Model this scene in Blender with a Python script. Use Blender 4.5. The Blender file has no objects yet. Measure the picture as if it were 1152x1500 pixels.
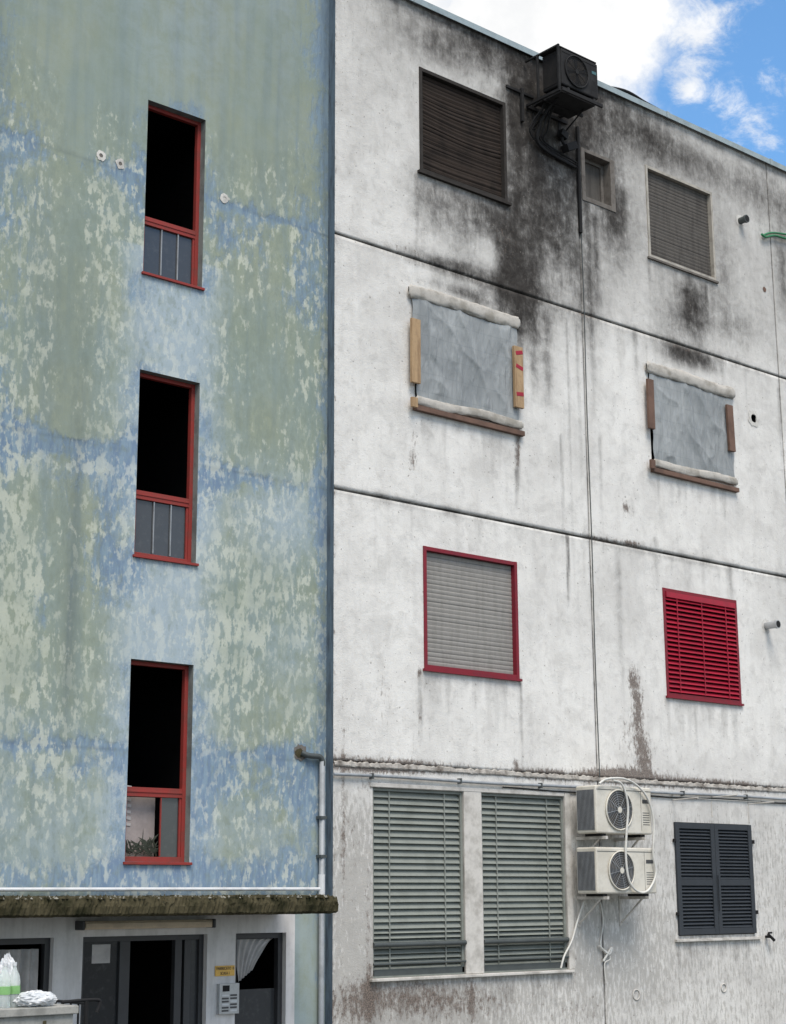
import bpy, numpy as np, math, random
from mathutils import Vector, Matrix
random.seed(4); rng=np.random.RandomState(7)
scene=bpy.context.scene
# ------------------------------------------------------------------ camera calibration (survey of the facade)
W,H=1152,1500
F,YAW,PIT,ROL=2416.6,0.7129,0.229,-0.0054
CAM=np.array([-11.07,-13.80,2.60])
fw=np.array([math.sin(YAW)*math.cos(PIT),math.cos(YAW)*math.cos(PIT),math.sin(PIT)])
r0=np.array([math.cos(YAW),-math.sin(YAW),0]); u0=np.cross(r0,fw)
cr=r0*math.cos(ROL)+u0*math.sin(ROL); cu=-r0*math.sin(ROL)+u0*math.cos(ROL)
def direc(px,py):
    d=cr*(px-W/2)+cu*(H/2-py)+fw*F
    return d/np.linalg.norm(d)
def S(px,py,y=0.0):
    d=direc(px,py); t=(y-CAM[1])/d[1]
    return CAM[0]+d[0]*t, CAM[2]+d[2]*t
def R(tl,tr,br,bl,y=0.0):
    a,b,c,d=[S(*q,y) for q in (tl,tr,br,bl)]
    return ((a[0]+d[0])/2,(b[0]+c[0])/2,(c[1]+d[1])/2,(a[1]+b[1])/2)  # x0,x1,z0,z1
BY=0.12   # plane of the blue stair tower (slightly set back)

cd=bpy.data.cameras.new("camera"); cam=bpy.data.objects.new("camera",cd); scene.collection.objects.link(cam); scene.camera=cam
cd.sensor_fit='VERTICAL'; cd.sensor_height=36; cd.sensor_width=36; cd.lens=F/1500*36; cd.clip_end=2000; cd.clip_start=0.1
M=Matrix(((cr[0],cu[0],-fw[0],CAM[0]),(cr[1],cu[1],-fw[1],CAM[1]),(cr[2],cu[2],-fw[2],CAM[2]),(0,0,0,1)))
cam.matrix_world=M

# ------------------------------------------------------------------ node helpers
class NT:
    def __init__(s,tree): s.t=tree; s.n=tree.nodes; s.l=tree.links
    def node(s,ty,**kw):
        n=s.n.new(ty)
        for k,v in kw.items():
            if k.startswith('_'): s.set(n,k[1:],v)
            else: setattr(n,k,v)
        return n
    def set(s,n,key,v):
        inp=n.inputs[int(key)] if key.isdigit() else n.inputs[key.replace('_',' ')]
        s.put(inp,v)
    def put(s,inp,v):
        if hasattr(v,'is_output') : s.l.new(v,inp)
        elif isinstance(v,(tuple,list)) and len(v)==3 and inp.type=='RGBA': inp.default_value=(*v,1)
        else: inp.default_value=v
    def noise(s,vec,scale,detail=4,rough=.55,dist=0):
        n=s.node('ShaderNodeTexNoise'); s.put(n.inputs['Vector'],vec)
        n.inputs['Scale'].default_value=scale;n.inputs['Detail'].default_value=detail;n.inputs['Roughness'].default_value=rough;n.inputs['Distortion'].default_value=dist
        return n.outputs['Fac']
    def map(s,vec,sc,loc=(0,0,0),rot=(0,0,0)):
        n=s.node('ShaderNodeMapping'); s.put(n.inputs['Vector'],vec); n.inputs['Scale'].default_value=sc; n.inputs['Location'].default_value=loc; n.inputs['Rotation'].default_value=rot
        return n.outputs['Vector']
    def m(s,op,a,b=None,c=None,clamp=False):
        n=s.node('ShaderNodeMath',operation=op,use_clamp=clamp); s.put(n.inputs[0],a)
        if b is not None: s.put(n.inputs[1],b)
        if c is not None: s.put(n.inputs[2],c)
        return n.outputs[0]
    def ss(s,v,a,b,lo=0,hi=1):
        n=s.node('ShaderNodeMapRange',interpolation_type='SMOOTHSTEP'); s.put(n.inputs[0],v)
        n.inputs[1].default_value=a;n.inputs[2].default_value=b;n.inputs[3].default_value=lo;n.inputs[4].default_value=hi
        return n.outputs[0]
    def mix(s,f,a,b,mode='MIX'):
        n=s.node('ShaderNodeMix',data_type='RGBA',blend_type=mode); s.put(n.inputs[0],f); s.put(n.inputs[6],a); s.put(n.inputs[7],b)
        return n.outputs[2]
def newmat(name):
    m=bpy.data.materials.new(name); m.use_nodes=True
    nt=NT(m.node_tree); b=m.node_tree.nodes['Principled BSDF']
    return m,nt,b
def setp(b,**kw):
    for k,v in kw.items():
        i=b.inputs[k.replace('_',' ')]
        i.default_value=(*v,1) if isinstance(v,tuple) and len(v)==3 else v
def bump(nt,b,h,strength=.3,dist=.01):
    n=nt.node('ShaderNodeBump'); n.inputs['Strength'].default_value=strength; n.inputs['Distance'].default_value=dist
    nt.put(n.inputs['Height'],h); nt.l.new(n.outputs[0],b.inputs['Normal'])
def simple(name,c,rough=.6,metal=0,dirt=.35,dcol=None,scale=6,spec=.5,bumpv=0,streak=False,fine=.25):
    m,nt,b=newmat(name)
    tc=nt.node('ShaderNodeTexCoord').outputs['Object']
    if streak: tcn=nt.map(tc,(5,5,.8))
    else: tcn=tc
    n=nt.noise(tcn,scale,5,.62); f=nt.ss(n,.42,.68)
    n2=nt.noise(tc,scale*9,2,.6)
    dc=dcol or tuple(x*.45 for x in c)
    col=nt.mix(nt.m('MULTIPLY',f,dirt),c,dc)
    col=nt.mix(nt.m('MULTIPLY',nt.ss(n2,.45,.75),fine),col,tuple(x*.6 for x in c))
    nt.l.new(col,b.inputs['Base Color']); setp(b,Roughness=rough,Metallic=metal)
    b.inputs['Specular IOR Level'].default_value=spec
    if bumpv: bump(nt,b,n2,bumpv,.004)
    return m

# ------------------------------------------------------------------ wall materials
def mat_white():
    m,nt,b=newmat('stained_white_render')
    pos=nt.node('ShaderNodeTexCoord').outputs['Object']
    at=nt.node('ShaderNodeAttribute',attribute_name='stain'); sep=nt.node('ShaderNodeSeparateColor'); nt.l.new(at.outputs['Color'],sep.inputs[0])
    soot_joint_shade,rust,tone,fle=sep.outputs[0],sep.outputs[1],sep.outputs[2],at.outputs['Alpha']
    big=nt.noise(pos,.9,5,.65,.4); st=nt.noise(nt.map(pos,(7,1,.9)),1,6,.66); st2=nt.noise(nt.map(pos,(24,1,7.0)),1,5,.70)
    fine=nt.noise(pos,60,3,.7); med=nt.noise(pos,5.5,8,.72,.3); speck=nt.noise(pos,24,2,.5); blot=nt.noise(pos,2.3,6,.68,.5)
    col=nt.mix(nt.ss(big,.38,.64),(.81,.792,.755),(.69,.672,.64))
    col=nt.mix(nt.m('MULTIPLY',nt.ss(st,.49,.72),.24),col,(.49,.47,.445))
    col=nt.mix(nt.m('MULTIPLY',nt.ss(blot,.47,.66),.36),col,(.50,.485,.46))
    col=nt.mix(nt.m('MULTIPLY',nt.ss(med,.50,.66),.36),col,(.48,.465,.44))
    col=nt.mix(nt.m('MULTIPLY',nt.ss(med,.30,.45,1,0),.5),col,(.83,.82,.79))
    col=nt.mix(nt.m('MULTIPLY',nt.ss(fine,.5,.8),.22),col,(.38,.365,.34))
    tn=nt.m('MULTIPLY',tone,nt.m('ADD',.25,nt.m('MULTIPLY',nt.m('ADD',nt.m('MULTIPLY',st,.4),nt.m('MULTIPLY',med,.8)),1.2)),clamp=True)
    col=nt.mix(tn,col,(.26,.25,.235))
    fm=nt.m('MULTIPLY',nt.ss(nt.m('ADD',st2,nt.m('MULTIPLY',nt.m('SUBTRACT',fle,.5),.34)),.50,.60),nt.ss(fle,.02,.3))
    col=nt.mix(nt.m('MULTIPLY',fm,.58),col,(.31,.295,.27))
    # soot, plus the joints' shadow lines put into the colour
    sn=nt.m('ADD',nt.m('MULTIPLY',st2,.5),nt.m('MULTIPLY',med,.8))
    sf=nt.m('MULTIPLY',soot_joint_shade,nt.m('MAXIMUM',.10,nt.m('SUBTRACT',nt.m('MULTIPLY',sn,2.8),.98)))
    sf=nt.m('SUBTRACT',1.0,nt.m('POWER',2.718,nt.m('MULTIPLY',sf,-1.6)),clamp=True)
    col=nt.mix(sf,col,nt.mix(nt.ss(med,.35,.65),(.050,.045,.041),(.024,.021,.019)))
    # lichen/rust brown
    rn=nt.m('ADD',rust,nt.m('MULTIPLY',nt.m('SUBTRACT',nt.noise(nt.map(pos,(1.9,1,1)),11,8,.74),.5),2.6))
    rf=nt.m('MULTIPLY',nt.ss(rn,.34,.88),nt.ss(rust,.03,.30))
    col=nt.mix(nt.m('MULTIPLY',rf,.88),col,nt.mix(nt.ss(fine,.4,.6),(.20,.155,.13),(.07,.056,.048)))
    col=nt.mix(nt.m('MULTIPLY',nt.ss(speck,.68,.72),.7),col,(.2,.18,.16))
    nt.l.new(col,b.inputs['Base Color']); setp(b,Roughness=.9); b.inputs['Specular IOR Level'].default_value=.2
    bump(nt,b,nt.m('ADD',nt.m('MULTIPLY',med,1.0),nt.m('MULTIPLY',fine,.4)),.55,.016)
    return m
def mat_blue():
    m,nt,b=newmat('peeling_blue_green_paint')
    pos=nt.node('ShaderNodeTexCoord').outputs['Object']
    at=nt.node('ShaderNodeAttribute',attribute_name='stain'); sep=nt.node('ShaderNodeSeparateColor'); nt.l.new(at.outputs['Color'],sep.inputs[0])
    blue,fle,tone,pale=sep.outputs[0],sep.outputs[1],sep.outputs[2],at.outputs['Alpha']
    big=nt.noise(pos,.9,4,.6); st=nt.noise(nt.map(pos,(7,1,.45)),1,6,.6); st2=nt.noise(nt.map(pos,(18,1,3.6)),1,5,.68)
    med=nt.noise(pos,3.2,9,.72,.3); fine=nt.noise(pos,50,3,.7)
    flk=nt.noise(nt.map(pos,(11.0,1,5.8)),1,4,.57,.0); flk2=nt.noise(nt.map(pos,(27,1,13),(4,0,7)),1,4,.65)
    clus=nt.noise(nt.map(pos,(1.6,1,1.1),(9,0,3)),1,4,.6)
    col=nt.mix(nt.ss(big,.35,.65),(.275,.31,.232),(.245,.295,.245))
    col=nt.mix(nt.m('MULTIPLY',nt.ss(st,.42,.68),.5),col,(.19,.25,.25))
    pf=nt.m('MULTIPLY',pale,nt.ss(nt.m('ADD',med,nt.m('MULTIPLY',pale,.25)),.36,.76),clamp=True)
    col=nt.mix(pf,col,(.365,.44,.49))
    bn=nt.m('ADD',blue,nt.m('MULTIPLY',nt.m('SUBTRACT',nt.m('ADD',nt.m('MULTIPLY',med,.55),nt.m('MULTIPLY',st2,.45)),.5),3.2))
    bf=nt.m('MULTIPLY',nt.ss(bn,.30,.82),nt.ss(blue,.02,.36))
    col=nt.mix(nt.m('MULTIPLY',bf,.78),col,nt.mix(nt.ss(st2,.4,.6),(.12,.195,.32),(.20,.29,.385)))
    fv=nt.m('ADD',nt.m('MULTIPLY',flk,.62),nt.m('MULTIPLY',flk2,.38))
    fv=nt.m('ADD',fv,nt.m('MULTIPLY',nt.m('SUBTRACT',clus,.5),.20))
    fv=nt.m('ADD',fv,nt.m('MULTIPLY',nt.m('SUBTRACT',fle,.5),.16))
    ff=nt.m('MULTIPLY',nt.ss(fv,.515,.60),nt.ss(fle,.03,.25))
    ff=nt.m('MULTIPLY',ff,nt.ss(nt.noise(nt.map(pos,(2.2,1,2.2),(5,0,1)),1,4,.6),.35,.62,.45,1))
    col=nt.mix(nt.m('MULTIPLY',ff,.76),col,nt.mix(pale,(.54,.56,.455),(.53,.57,.54)))
    col=nt.mix(nt.m('MULTIPLY',nt.m('MULTIPLY',nt.ss(fv,.39,.48,1,0),nt.ss(fle,.03,.25)),.40),col,(.20,.24,.20))
    col=nt.mix(nt.m('MULTIPLY',tone,nt.m('ADD',.3,st),clamp=True),col,(.07,.095,.11))
    col=nt.mix(nt.m('MULTIPLY',nt.ss(fine,.5,.8),.18),col,(.16,.19,.17))
    nt.l.new(col,b.inputs['Base Color']); setp(b,Roughness=.85); b.inputs['Specular IOR Level'].default_value=.25
    bump(nt,b,nt.m('ADD',nt.m('ADD',nt.m('MULTIPLY',bf,-.8),nt.m('MULTIPLY',ff,-.3)),nt.m('MULTIPLY',med,.6)),.55,.009)
    return m
M_WHITE=mat_white(); M_BLUE=mat_blue()
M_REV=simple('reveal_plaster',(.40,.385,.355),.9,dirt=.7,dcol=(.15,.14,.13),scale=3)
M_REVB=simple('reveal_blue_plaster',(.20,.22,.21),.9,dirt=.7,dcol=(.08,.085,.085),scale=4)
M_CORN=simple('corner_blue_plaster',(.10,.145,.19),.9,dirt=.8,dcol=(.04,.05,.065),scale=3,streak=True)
M_ENT=simple('entrance_white_paint',(.62,.605,.60),.8,dirt=.5,dcol=(.42,.41,.40),scale=2,streak=True,fine=.2)
M_RED=simple('red_frame_paint',(.26,.034,.028),.6,dirt=.6,dcol=(.16,.045,.035),scale=9,spec=.3)
M_CRIM=simple('crimson_paint',(.20,.012,.024),.55,dirt=.5,dcol=(.12,.02,.03),scale=7,spec=.3)
M_REDSH=simple('crimson_slat',(.34,.009,.030),.5,dirt=.5,dcol=(.20,.015,.03),scale=5,spec=.35)
M_BURN=simple('burnt_slat',(.036,.027,.022),.85,dirt=.6,dcol=(.013,.011,.010),scale=5,fine=.5,spec=.14)
M_BURNF=simple('burnt_frame',(.04,.036,.033),.85,dirt=.5,scale=8,spec=.15)
M_SHG=simple('grey_shutter',(.265,.253,.235),.65,dirt=.45,dcol=(.19,.18,.165),scale=3,streak=True,spec=.3)
M_SHD=simple('sooty_shutter',(.10,.092,.083),.8,dirt=.6,dcol=(.055,.05,.046),scale=3,streak=True,spec=.15)
M_SHGR=simple('green_grey_slat',(.22,.235,.212),.6,dirt=.45,dcol=(.14,.15,.13),scale=4,spec=.3)
M_GAP=simple('shutter_slot_shade',(.03,.03,.03),.9)  # near-black, deepens the shade between slats through colour
M_DKRAIL=simple('dark_rail',(.06,.07,.07),.5)
M_BEIGE=simple('beige_frame',(.40,.37,.32),.6,dirt=.6,scale=7)
M_LGREY=simple('light_trim',(.57,.545,.505),.7,dirt=.7,dcol=(.27,.25,.22),scale=5)
M_COURSE=simple('grimy_course',(.42,.395,.36),.95,dirt=.97,dcol=(.10,.082,.068),scale=5,fine=.6,bumpv=.5)
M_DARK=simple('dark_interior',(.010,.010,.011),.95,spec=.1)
M_ANTH=simple('anthracite_metal',(.035,.036,.04),.45,dirt=.3)
M_SLATE=simple('slate_shutter_paint',(.034,.040,.048),.55,dirt=.4,dcol=(.025,.03,.034),spec=.3)
M_WOOD=simple('weathered_board',(.40,.27,.15),.8,dirt=.7,dcol=(.2,.12,.06),scale=3,streak=True,fine=.4)
M_WOODD=simple('dark_board',(.15,.085,.06),.8,dirt=.6,scale=4)
M_CONC=simple('mossy_concrete',(.075,.065,.038),.97,dirt=.95,dcol=(.014,.015,.007),scale=4,fine=.7,bumpv=.8,spec=.1)
M_CONCL=simple('broken_edge_concrete',(.30,.29,.25),.95,dirt=.8,dcol=(.10,.095,.07),scale=7,bumpv=.6,spec=.1)
M_CONC2=simple('grey_concrete',(.33,.325,.30),.9,dirt=.6,dcol=(.14,.14,.13),scale=5,fine=.5,bumpv=.4)
M_PIPE=simple('grey_pipe',(.28,.30,.32),.5,dirt=.5,scale=6)
M_PIPEW=simple('white_pipe',(.6,.61,.62),.5,dirt=.4,scale=6)
M_FLASH=simple('roof_flashing',(.32,.38,.39),.45,metal=.3,dirt=.4)
M_ACW=simple('ac_white_shell',(.62,.59,.52),.45,dirt=.45,dcol=(.42,.38,.30),scale=3)
M_ACD=simple('ac_dark_coil',(.06,.06,.062),.6)
M_ACB=simple('burnt_shell',(.014,.014,.015),.8,dirt=.5,dcol=(.035,.035,.035),spec=.25)
M_TEAL=simple('teal_casing',(.04,.12,.13),.5)
M_HOSEW=simple('white_hose',(.62,.61,.57),.5,dirt=.3)
M_GREEN=simple('green_hose',(.01,.17,.06),.4)
M_BLACK=simple('black_cable',(.012,.012,.013),.7,spec=.25)
M_PLAS=simple('patch_plaster',(.60,.58,.54),.95,dirt=.5,scale=12)
M_SOOTP=simple('scorched_plaster',(.17,.155,.14),.95,dirt=.6,dcol=(.08,.07,.062),scale=9,spec=.1)
M_LAMP=simple('lamp_diffuser',(.60,.49,.36),.5,dirt=.4)
M_YEL=simple('yellow_plate',(.70,.42,.09),.5)
M_INK=simple('sign_ink',(.03,.025,.03),.6,dirt=0)
M_STEEL=simple('steel_panel',(.45,.46,.47),.35,metal=.6)
M_CURT=simple('curtain_cloth',(.46,.44,.43),.9,dirt=.4,scale=5)
M_PINK=simple('pink_reflection_panel',(.36,.31,.295),.9,dirt=.4,scale=5)  # panel colour imitating a pale reflection in the lowest stair window
M_PALMREFL=simple('palm_reflection',(.03,.036,.022),.6)  # fronds imitating a palm mirrored in the lowest stair window
M_BAG=simple('plastic_bag',(.62,.63,.64),.35,dirt=.5,dcol=(.34,.38,.42),scale=12)
M_GRND=simple('asphalt_ground',(.07,.07,.068),.9,dirt=.5,scale=1.5,bumpv=.5)
M_PAVE=simple('paving',(.24,.235,.215),.9,dirt=.5,scale=3,bumpv=.4)
def glass(name,c=(.02,.022,.024),r=.08):
    m,nt,b=newmat(name); pos=nt.node('ShaderNodeTexCoord').outputs['Object']
    n=nt.noise(pos,14,4,.65); col=nt.mix(nt.m('MULTIPLY',nt.ss(n,.5,.75),.35),c,(.10,.10,.10))
    nt.l.new(col,b.inputs['Base Color']); setp(b,Roughness=r); b.inputs['Specular IOR Level'].default_value=.6
    return m
M_GLASS=glass('dusty_dark_glass'); M_GLASS2=glass('grey_glass',(.045,.047,.05),.12)
def clear(name,c=(.8,.9,.85)):
    m,nt,b=newmat(name); nz=nt.noise(nt.node('ShaderNodeTexCoord').outputs['Object'],20,3)
    nt.l.new(nt.mix(nz,c,(.95,.97,.96)),b.inputs['Base Color']); setp(b,Roughness=.1,Alpha=.5); b.inputs['Transmission Weight'].default_value=.4
    return m
M_BOT=clear('clear_bottle'); M_LAB=simple('green_label',(.22,.45,.16),.5)
def mat_sheet():
    m,nt,b=newmat('plastic_sheeting'); pos=nt.node('ShaderNodeTexCoord').outputs['Object']
    n=nt.noise(pos,1.3,3,.5); n2=nt.noise(nt.map(pos,(3.2,1,1.0),rot=(0,.35,0)),2,4,.5,.6); n3=nt.noise(nt.map(pos,(9,1,2.2),rot=(0,-.2,0)),1.5,3,.5,.3)
    col=nt.mix(nt.ss(n,.35,.65),(.28,.295,.298),(.215,.23,.236)); col=nt.mix(nt.m('MULTIPLY',nt.ss(n2,.48,.66),.30),col,(.42,.44,.44))
    sx=nt.node('ShaderNodeSeparateXYZ'); nt.l.new(pos,sx.inputs[0])
    g=nt.m('MAXIMUM',nt.m('GREATER_THAN',nt.m('FRACT',nt.m('MULTIPLY',sx.outputs[0],4.3)),.95),nt.m('GREATER_THAN',nt.m('FRACT',nt.m('MULTIPLY',sx.outputs[2],4.3)),.95))
    col=nt.mix(nt.m('MULTIPLY',g,.24),col,(.14,.16,.17))
    nt.l.new(col,b.inputs['Base Color']); setp(b,Roughness=.40); b.inputs['Specular IOR Level'].default_value=.4
    bump(nt,b,nt.m('ADD',nt.m('MULTIPLY',n2,.8),nt.m('MULTIPLY',n3,.9)),.65,.05); return m
M_SHEET=mat_sheet(); M_ROLL=simple('sheet_roll',(.45,.425,.385),.5,dirt=.85,dcol=(.24,.22,.185),scale=5,fine=.35,spec=.3)

# ------------------------------------------------------------------ mesh builder
class MB:
    def __init__(s): s.v=[];s.f=[];s.m=[];s.s=[];s.mats=[]
    def mi(s,mat):
        if mat not in s.mats: s.mats.append(mat)
        return s.mats.index(mat)
    def add(s,vs,fs,mat,smooth=False):
        o=len(s.v); s.v+= [tuple(map(float,q)) for q in vs]; i=s.mi(mat)
        for f in fs: s.f.append([o+k for k in f]); s.m.append(i); s.s.append(smooth)
    def box(s,x0,x1,y0,y1,z0,z1,mat,rot=None):
        vs=[(x,y,z) for x in (x0,x1) for y in (y0,y1) for z in (z0,z1)]
        if rot:
            c=Vector(((x0+x1)/2,(y0+y1)/2,(z0+z1)/2)); r=Matrix.Rotation(rot[0],3,rot[1]); vs=[tuple(r@(Vector(q)-c)+c) for q in vs]
        s.add(vs,[(0,1,3,2),(4,6,7,5),(0,4,5,1),(2,3,7,6),(0,2,6,4),(1,5,7,3)],mat)
    def frame(s,r,t,y0,y1,mat,bot=None):
        x0,x1,z0,z1=r; b=t if bot is None else bot
        s.box(x0,x0+t,y0,y1,z0,z1,mat); s.box(x1-t,x1,y0,y1,z0,z1,mat)
        s.box(x0+t,x1-t,y0+.002,y1-.002,z1-t,z1-.001,mat); 
        if b: s.box(x0+t,x1-t,y0+.002,y1-.002,z0+.001,z0+b,mat)
    def tube(s,pts,r,mat,seg=10,sm=0,caps=True):
        P=[Vector(p) for p in pts]
        if sm:
            Q=[]
            for i in range(len(P)-1):
                a=P[max(i-1,0)];b=P[i];c=P[i+1];d=P[min(i+2,len(P)-1)]
                for k in range(sm):
                    t=k/sm; Q.append(.5*((2*b)+(c-a)*t+(2*a-5*b+4*c-d)*t*t+(3*b-a-3*c+d)*t**3))
            Q.append(P[-1]); P=Q
        vs=[];fs=[]; n=None
        for i,p in enumerate(P):
            t=(P[min(i+1,len(P)-1)]-P[max(i-1,0)]).normalized()
            if n is None: n=t.orthogonal().normalized()
            n=(n-t*n.dot(t)).normalized(); bb=t.cross(n)
            for k in range(seg):
                a=2*math.pi*k/seg; vs.append(p+r*(math.cos(a)*n+math.sin(a)*bb))
        for i in range(len(P)-1):
            for k in range(seg):
                fs.append((i*seg+k,i*seg+(k+1)%seg,(i+1)*seg+(k+1)%seg,(i+1)*seg+k))
        s.add(vs,fs,mat,True)
        if caps:
            s.add(vs[:seg],[tuple(range(seg))[::-1]],mat); s.add(vs[-seg:],[tuple(range(seg))],mat)
    def disc(s,c,r,mat,n=24,jit=0,inner=0):  # faces -Y
        vs=[];x,y,z=c
        for k in range(n):
            a=2*math.pi*k/n; q=r*(1+jit*(random.random()-.5)); vs.append((x+q*math.cos(a),y,z+q*math.sin(a)))
        if inner:
            for k in range(n):
                a=2*math.pi*k/n; q=inner*(1+jit*.6*(random.random()-.5)); vs.append((x+q*math.cos(a),y-.002,z+q*math.sin(a)))
            s.add(vs,[(k,(k+1)%n,n+(k+1)%n,n+k) for k in range(n)],mat)
        else: s.add(vs,[tuple(range(n))],mat)
    def torus(s,c,R_,r,mat,n=32):  # ring around Y
        x,y,z=c; s.tube([(x+R_*math.cos(a),y,z+R_*math.sin(a)) for a in [2*math.pi*k/n for k in range(n+1)]],r,mat,6,caps=False)
    def grid(s,P,mat,smooth=True):  # P: array rows x cols x 3
        a,b=P.shape[:2]; vs=P.reshape(-1,3)
        s.add(vs,[(i*b+j,i*b+j+1,(i+1)*b+j+1,(i+1)*b+j) for i in range(a-1) for j in range(b-1)],mat,smooth)
    def obj(s,name,parent=None,bevel=0,recalc=True):
        me=bpy.data.meshes.new(name); me.from_pydata(s.v,[],s.f)
        for m in s.mats: me.materials.append(m)
        me.polygons.foreach_set('material_index',s.m); me.polygons.foreach_set('use_smooth',s.s); me.update()
        if recalc:
            import bmesh
            bm=bmesh.new(); bm.from_mesh(me); bmesh.ops.recalc_face_normals(bm,faces=bm.faces); bm.to_mesh(me); bm.free()
        o=bpy.data.objects.new(name,me); scene.collection.objects.link(o)
        if bevel:
            b=o.modifiers.new('bevel','BEVEL'); b.width=bevel; b.segments=2; b.limit_method='ANGLE'; b.angle_limit=math.radians(50)
        if parent: o.parent=parent
        return o
def empty(name):
    e=bpy.data.objects.new(name,None); scene.collection.objects.link(e); return e

BLD=empty('apartment_building'); TWR=empty('stairwell_tower')

# ------------------------------------------------------------------ numpy noise
LAT=rng.rand(512,512)
def vn(x,z,sx,sz,seed=0):
    a=x/sx+seed*17.3+100; b=z/sz+seed*9.1+100
    i=np.floor(a).astype(int);j=np.floor(b).astype(int); fa=a-i; fb=b-j
    fa=fa*fa*(3-2*fa); fb=fb*fb*(3-2*fb); i%=511; j%=511
    return (LAT[i,j]*(1-fa)+LAT[i+1,j]*fa)*(1-fb)+(LAT[i,j+1]*(1-fa)+LAT[i+1,j+1]*fa)*fb
def fbm(x,z,sx,sz,seed=0,o=4):
    t=0;a=.5;n=0
    for k in range(o): t=t+a*vn(x,z,sx/2**k,sz/2**k,seed+k); n+=a; a*=.55
    return t/n
def gb(X,Z,px,py,rx,rz,amp,y=0):
    cx,cz=S(px,py,y); return amp*np.exp(-((X-cx)/rx)**2-((Z-cz)/rz)**2)
def drip(X,Z,px,py,L,w,amp,y=0,seed=0):
    cx,cz=S(px,py,y); xx=X-cx+.03*(vn(X*0,Z,1,.3,seed)-.5)
    t=(cz-Z)/L; return amp*np.exp(-(xx/w)**2)*np.clip(1-t,0,1)**.7*np.clip((cz-Z)/.05+1,0,1)
ZJ=[S(490,341)[1],S(490,715)[1],S(490,1115)[1]]
XV=[S(864,785)[0],S(1137,480)[0]]
ZTOP=S(1000,181)[1]
def wall(name,x0,x1,z0,z1,y,ops,hg,vg,stepx,stepz,fn,mat,parent,gdep=.03,gw=.009):
    def axis(a,b,step,keys):
        k=sorted(set([a,b]+[q for q in keys if a<q<b])); reg=np.arange(a,b,step); kk=np.array(k)
        reg=[q for q in reg if np.min(np.abs(kk-q))>.4*step]
        return np.array(sorted(k+list(reg)))
    kx=[q for o in ops for q in o[:2]]+[g+d for g in vg for d in (-gw-.006,-gw,gw,gw+.006)]
    kz=[q for o in ops for q in o[2:4]]+[g+d for g in hg for d in (-gw-.006,-gw,gw,gw+.006)]
    xs=axis(x0,x1,stepx,kx); zs=axis(z0,z1,stepz,kz)
    X,Z=np.meshgrid(xs,zs,indexing='ij'); Y=np.full_like(X,y); G=np.zeros_like(X)
    for g in hg: G=np.maximum(G,(np.abs(Z-g)<gw+.001)*1.)
    for g in vg: G=np.maximum(G,(np.abs(X-g)<gw+.001)*.85)
    Y=Y+G*gdep+.006*(fbm(X,Z,1.5,1.5,3)-.5)
    V=np.stack([X,Y,Z],-1).reshape(-1,3); nz=len(zs)
    xc=(xs[1:]+xs[:-1])/2; zc=(zs[1:]+zs[:-1])/2; XC,ZC=np.meshgrid(xc,zc,indexing='ij'); keep=np.ones_like(XC,bool)
    for o in ops: keep&=~((XC>o[0])&(XC<o[1])&(ZC>o[2])&(ZC<o[3]))
    I,J=np.nonzero(keep); Fc=np.stack([I*nz+J,(I+1)*nz+J,(I+1)*nz+J+1,I*nz+J+1],-1)
    me=bpy.data.meshes.new(name); me.vertices.add(len(V)); me.vertices.foreach_set('co',V.astype(np.float32).ravel())
    me.loops.add(Fc.size); me.loops.foreach_set('vertex_index',Fc.ravel().astype(np.int32))
    me.polygons.add(len(Fc)); me.polygons.foreach_set('loop_start',np.arange(0,Fc.size,4,dtype=np.int32)); me.update(calc_edges=True); me.validate()
    me.polygons.foreach_set('use_smooth',np.ones(len(me.polygons),bool))
    me.materials.append(mat)
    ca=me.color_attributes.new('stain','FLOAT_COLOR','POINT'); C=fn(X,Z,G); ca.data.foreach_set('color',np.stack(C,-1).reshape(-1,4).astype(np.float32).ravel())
    o=bpy.data.objects.new(name,me); scene.collection.objects.link(o); o.parent=parent; return o
def reveal(mb,o,y,dep,mat,e=.004):
    x0,x1,z0,z1=o; y0=y-e*.5
    mb.add([(x0,y0,z0),(x0,y+dep,z0),(x0,y+dep,z1),(x0,y0,z1)],[(0,1,2,3)],mat)
    mb.add([(x1,y0,z0),(x1,y+dep,z0),(x1,y+dep,z1),(x1,y0,z1)],[(3,2,1,0)],mat)
    mb.add([(x0,y0,z0),(x1,y0,z0),(x1,y+dep,z0),(x0,y+dep,z0)],[(0,1,2,3)],mat)
    mb.add([(x0,y0,z1),(x1,y0,z1),(x1,y+dep,z1),(x0,y+dep,z1)],[(3,2,1,0)],mat)
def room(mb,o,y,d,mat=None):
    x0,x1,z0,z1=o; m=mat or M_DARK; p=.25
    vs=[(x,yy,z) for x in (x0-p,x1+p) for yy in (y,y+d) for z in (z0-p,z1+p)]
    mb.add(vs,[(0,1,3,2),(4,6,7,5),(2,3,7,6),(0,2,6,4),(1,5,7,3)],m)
    mb.add([(x0-p,y,z0-p),(x1+p,y,z0-p),(x1+p,y,z1+p),(x0-p,y,z1+p),(x0,y,z0),(x1,y,z0),(x1,y,z1),(x0,y,z1)],[(0,1,5,4),(1,2,6,5),(2,3,7,6),(3,0,4,7)],m)

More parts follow.
